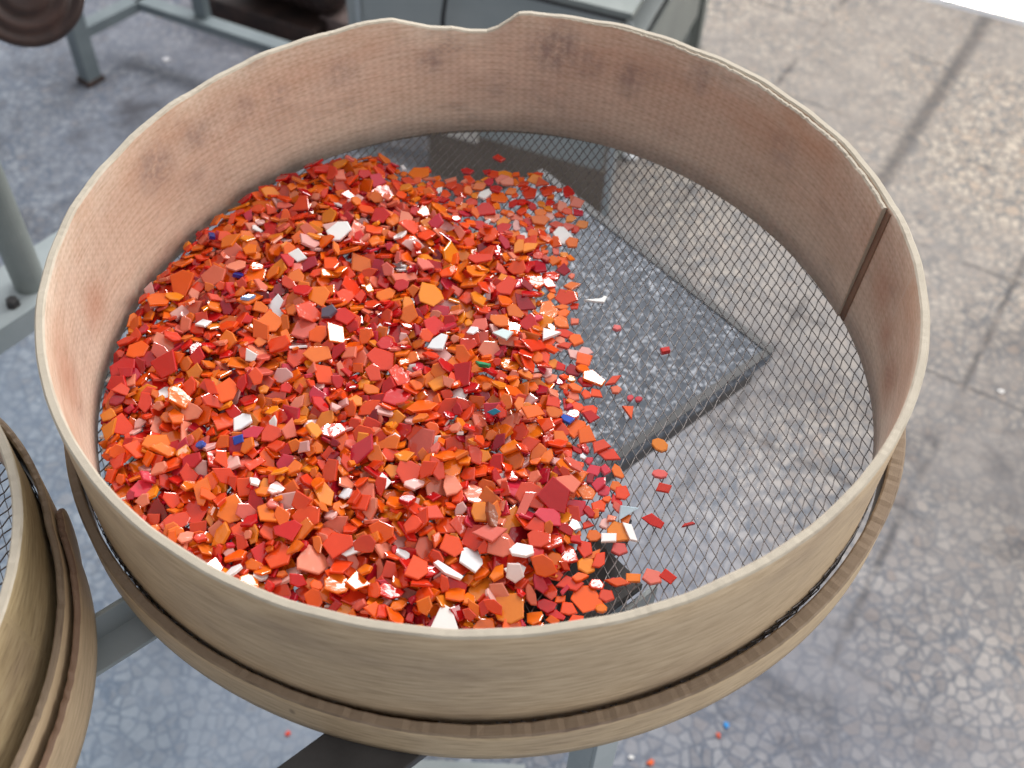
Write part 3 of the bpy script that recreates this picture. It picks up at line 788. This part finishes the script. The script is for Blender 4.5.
# ------------------------------------------------------------------ cabinet behind
F0 = Vector((.185,1.251,0)); dl = Vector((-.94,.342,0)); db = Vector((.342,.94,0))
cb = empty('steel_cabinet', F0, 'blue grey steel cabinet behind the sieve with a brown kick board', 'cabinet')
zc = .125
mb = MB(); mb.box(F0 + dl*.022 + db*.004 + Z*zc, dl*.52, db*.004, Z*(.445-zc)); mb.build('front_panel', M['blue_grey'], cb)
mb = MB(); mb.box(F0 + dl*.006 + db*.001, dl*.376, db*.012, Z*zc); tag(mb.build('kick_board', M['brown_panel'], cb), 'brown board below the grey front')
LEG = .013
def leg(o, name='leg', h=.445, m='blue_pale', w=LEG):
    mb = MB(); mb.box(o, dl*w, db*.004, Z*h); mb.box(o, dl*.004, db*w, Z*h); return mb.build(name, M[m], cb, bevel=.0008)
leg(F0); leg(F0 + db*.64, m='grey_dark', w=.040)
leg(F0 + dl*.51); leg(F0 + dl*.51 + db*.64, m='grey_dark', w=.04)
mb = MB(); mb.box(F0 + dl*.005 + db*.05 + Z*.12, dl*.003, db*.55, Z*.20); mb.build('side_panel', M['grey_dark'], cb)
mb = MB(); mb.box(F0 + dl*.01 + db*.02 + Z*.34, dl*.50, db*.60, Z*.004); mb.build('shelf', M['blue_grey'], cb)
mb = MB(); mb.box(F0 + dl*(-.004) - db*.012 + Z*.462, dl*.55, db*.68, Z*.012); mb.build('worktop', M['grey_dark'], cb, bevel=.001)
mb = MB(); mb.box(F0 + dl*.01 + db*.004 + Z*.445, dl*.52, db*.62, Z*.017); mb.build('gap_shade', M['black_steel'], cb)  # solid black strip stands in for shade between panel and worktop
mb = MB(); mb.box(F0 + dl*.02 + db*.62 + Z*.02, dl*.49, db*.004, Z*.42); mb.build('back_panel', M['blue_grey'], cb)
# black cable hanging down the front
q = [(.325,.47),(.325,.462),(.327,.43),(.334,.39),(.339,.35),(.338,.30),(.334,.27),(.330,.25)]
mb = MB(); mb.tube([F0 + dl*x - db*(.022 + .004*math.sin(i)) + Z*z for i, (x, z) in enumerate(q)], .0042, 10)
tag(mb.build('power_cable', M['rubber'], None, smooth=True), 'thin black cable hanging down the front of the grey cabinet', 'cable')
mb = MB(); mb.box(F0 + dl*.275 - db*.003 + Z*.112, dl*.135, db*.006, Z*.050); tag(mb.build('lit_floor_patch', M['pebble'], cb, bevel=.001), 'pale plate standing in for lit floor at the foot of the cabinet front')  # pale plate added in place of a patch of lit floor

# ------------------------------------------------------------------ grey frame and machine, upper left
fr = empty('machine_frame', (-.9,1.7,0), 'low blue grey welded steel frame on the floor at the upper left', 'frame')
P1 = Vector((-.937,1.645,0)); Q = Vector((-.838,1.768,0)); hf_ = .13
ra = (Vector((-.481,1.608,0)) - Q).normalized(); rb = Vector((math.cos(a(55.1)), math.sin(a(55.1)), 0))
rp = Vector((-rb.y, rb.x, 0))
def beam(p0, p1, w, h, z, name='rail', m='frame_paint'):
    p0 = Vector(p0); p1 = Vector(p1); d = p1 - p0; s_ = Vector((-d.y, d.x, 0)).normalized()
    mb = MB(); mb.box(p0 - s_*w/2 + Z*z, d, s_*w, Z*h); return mb.build(name, M[m], fr, bevel=.001)
beam(P1 - rb*.02, Q + rb*.03, .034, .024, .108)
beam(Q + ra*.0 , Q + ra*.95, .034, .020, .112)
mb = MB(); mb.box(P1 - rb*.02 - rp*.018, rb*.035, rp*.035, Z*.55); mb.build('leg', M['frame_paint'], fr, bevel=.001)
mb = MB(); mb.box(P1 - rb*.024 - rp*.022, rb*.043, rp*.043, Z*.012); mb.build('foot', M['rust'], fr, bevel=.002)
mb = MB(); mb.box(Q + ra*.93 - Vector((-ra.y,ra.x,0))*.018, ra*.035, Vector((-ra.y,ra.x,0))*.035, Z*.078); mb.build('leg', M['frame_paint'], fr, bevel=.001)
mb = MB(); mb.box(Q + ra*.15 + Z*.132, ra*.03, Vector((-ra.y,ra.x,0))*.02, Z*.40); mb.build('leg', M['frame_paint'], fr, bevel=.001)
rs = Vector((-ra.y, ra.x, 0))
# machine standing behind the rail
mc = empty('old_motor', (-.56,1.90,0), 'dark rusty motor housing on a dusty block behind the grey frame', 'motor')
def sub(name, mat, parent, fn, smooth=False, bevel=0):
    mb = MB(); fn(mb); return mb.build(name, mat, parent, smooth, bevel)
B0 = Vector((-.468,1.792,0))
sub('base_plate', M['rust'], mc, lambda m: m.box(B0 - ra*.34, ra*.34, rs*.16, Z*.05), bevel=.004)
sub('base_block', M['pinkish'], mc, lambda m: m.box(B0 - ra*.02 + rs*.055 , ra*.115, rs*.10, Z*.056), bevel=.004)
def mot(m):
    c0 = B0 - ra*.25 + rs*.10 + Z*.145; m.tube([c0, c0+ra*.01, c0+ra*.03, c0+ra*.25, c0+ra*.27, c0+ra*.28], [.05,.075,.088,.088,.075,.05], 28)
sub('housing', M['rust'], mc, mot)
def fins(m):
    c0 = B0 - ra*.21 + rs*.10 + Z*.145
    for i in range(8): m.tube([c0+ra*(.027*i), c0+ra*(.027*i+.006)], .094, 28)
sub('cooling_fins', M['rust'], mc, fins)

# ------------------------------------------------------------------ round dark wheel on an arm, top left
c = Vector((-.5181,.6343,H-.2548))
sl = empty('hand_wheel', (c.x-.42, c.y+.20, 0), 'round dark brown wheel with ringed face at the top left corner', 'wheel')
ax = Vector((.445,-.894,.555)).normalized()               # the face looks up and towards the sieve
mb = MB(); mb.lathe((0,0,0), [(.050,-.030),(.058,-.022),(.0605,-.010),(.0605,-.004),(.058,.001),(.053,.002),(.050,-.001),(.046,-.002),(.043,.002),(.038,.003),(.034,-.001),(.028,-.002),(.0255,.0015),(.020,.0025),(.014,.000),(.002,-.001)], 72)
rotm = ax.to_track_quat('Z', 'Y').to_matrix()
mb.v = [tuple(rotm @ Vector(v) + c) for v in mb.v]
wl = mb.build('wheel_disc', M['dark_wood'], sl, smooth=True)
mb = MB(); mb.tube([c - ax*.02, c - ax*.05 + Vector((-.02,.02,0)), c + Vector((-.40,.20,.02))], .012, 16); mb.build('arm', M['rust'], sl)
mb = MB(); mb.box(c + Vector((-.45,.17,-c.z)), (.06,0,0), (0,.06,0), (0,0,c.z+.06)); mb.build('post', M['grey_dark'], sl, bevel=.002)

# ------------------------------------------------------------------ bits on the floor
def bit(x, y, s, rgb, label, thick=.003):
    r = random.Random(int(x*1e4)); V, F = chip_geo(poly_chip(r, s, thick), thick)
    me = chip_mesh('glass_chip', [dict(V=V, F=F, rgb=rgb)]); o = bpy.data.objects.new('glass_chip', me); col.objects.link(o)
    o.location = (x, y, .0003); tag(o, label, 'glass chip')
bit(.226,.170,.011,(220,96,40),'orange glass chip fallen on the floor below the sieve front')
bit(.200,.176,.009,(232,232,230),'white glass chip fallen on the floor left of the orange one')
bit(.322,.213,.009,(206,84,50),'orange red chip on the floor below a blue one')
bit(.334,.228,.009,(40,140,210),'bright blue glass chip fallen on the floor')
bit(-.270,.187,.009,(214,70,50),'tiny red chip on the floor left of the black rail')
bit(.870,.864,.016,(226,226,224),'white chip on the floor far to the right of the sieve')
bit(-.795,1.732,.022,(196,200,204),'pale scrap on the floor behind the grey frame foot')
def pebble(x, y, s, label, m='paper', flat=.4):
    bm = bmesh.new(); bmesh.ops.create_icosphere(bm, subdivisions=2, radius=s/2)
    r = random.Random(int(x*1000)+3)
    for v in bm.verts: v.co *= r.uniform(.85, 1.1); v.co.z *= flat
    me = bpy.data.meshes.new('pebble'); bm.to_mesh(me); bm.free(); me.materials.append(M[m]); me.shade_smooth()
    o = bpy.data.objects.new('paper_scrap' if m == 'paper' else 'pebble', me); col.objects.link(o); o.location = (x, y, s*flat*.45); tag(o, label, 'scrap' if m == 'paper' else 'stone')
pebble(.238,1.465,.035,'crumpled white paper scrap on the floor beside the cabinet corner')

# ------------------------------------------------------------------ light
w = bpy.data.worlds.new('world'); scene.world = w; w.use_nodes = True
t = w.node_tree; bg = t.nodes['Background']
tc_ = t.nodes.new('ShaderNodeTexCoord'); sx = t.nodes.new('ShaderNodeSeparateXYZ'); t.links.new(tc_.outputs['Generated'], sx.inputs[0])
rp_ = t.nodes.new('ShaderNodeValToRGB'); e = rp_.color_ramp.elements
# brighter towards the open doorway (+x, +y), dim and cool on the other side
dt = t.nodes.new('ShaderNodeVectorMath'); dt.operation = 'DOT_PRODUCT'; t.links.new(tc_.outputs['Generated'], dt.inputs[0]); dt.inputs[1].default_value = (.50,.62,.60)
e[0].position = 0.25; e[0].color = (.40,.41,.43,1); e[1].position = 1.0; e[1].color = (1.15,1.13,1.12,1)
k = e.new(.65); k.color = (.50,.51,.54,1)
mr = t.nodes.new('ShaderNodeMapRange'); mr.inputs['From Min'].default_value = -1; mr.inputs['From Max'].default_value = 1
t.links.new(dt.outputs['Value'], mr.inputs['Value']); t.links.new(mr.outputs[0], rp_.inputs[0]); t.links.new(rp_.outputs[0], bg.inputs[0])
bg.inputs[1].default_value = 1.0

def area(name, loc, target, sx_, sy_, power, colr, spread=180):
    l = bpy.data.lights.new(name, 'AREA'); l.shape = 'RECTANGLE'; l.size = sx_; l.size_y = sy_; l.energy = power; l.color = colr; l.spread = a(spread)
    o = bpy.data.objects.new(name, l); col.objects.link(o); o.location = loc
    o.rotation_euler = (Vector(target) - Vector(loc)).to_track_quat('-Z', 'Y').to_euler(); return o
area('doorway_light', (1.5,2.6,3.3), (0,0,1.0), 1.2, 1.0, 78, (1.0,.97,.93))
area('window_light', (-.15,2.9,2.75), (0,0,1.0), 1.3, .5, 62, (.97,.98,1.0))
area('side_light', (3.2,-.7,2.3), (0,0,1.0), 1.6, 1.4, 42, (1.0,.97,.93))
# sun patch on the threshold
sp = area('sun_patch', tuple(to + td*1.6 + tn*.055 + Z*.9), tuple(to + td*1.6 + tn*.055), 1.6, .03, 30, (1,.97,.9), 7)
sp.matrix_world = Matrix.Translation(to + td*1.6 + tn*.055 + Z*.9) @ Matrix(((td.x, tn.x, 0), (td.y, tn.y, 0), (0, 0, 1))).to_4x4()

# ------------------------------------------------------------------ camera
cam = bpy.data.cameras.new('camera'); co = bpy.data.objects.new('camera', cam); col.objects.link(co)
cam.sensor_fit = 'HORIZONTAL'; cam.sensor_width = 36; cam.lens = 1135.99*36/1024
p_, r_ = .69816913, .04630234
Rx = Matrix.Rotation(p_, 3, 'X'); Rz = Matrix.Rotation(r_, 3, 'Z')
co.matrix_world = Matrix.Translation((.0144115, -.43530796, H + .40895695)) @ (Rx @ Rz).to_4x4()
cam.clip_start = .02
cam.dof.use_dof = True; cam.dof.focus_distance = .60; cam.dof.aperture_fstop = 10
scene.camera = co
scene.view_settings.view_transform = 'Standard'
scene.view_settings.look = 'None'
scene.view_settings.exposure = 0.0
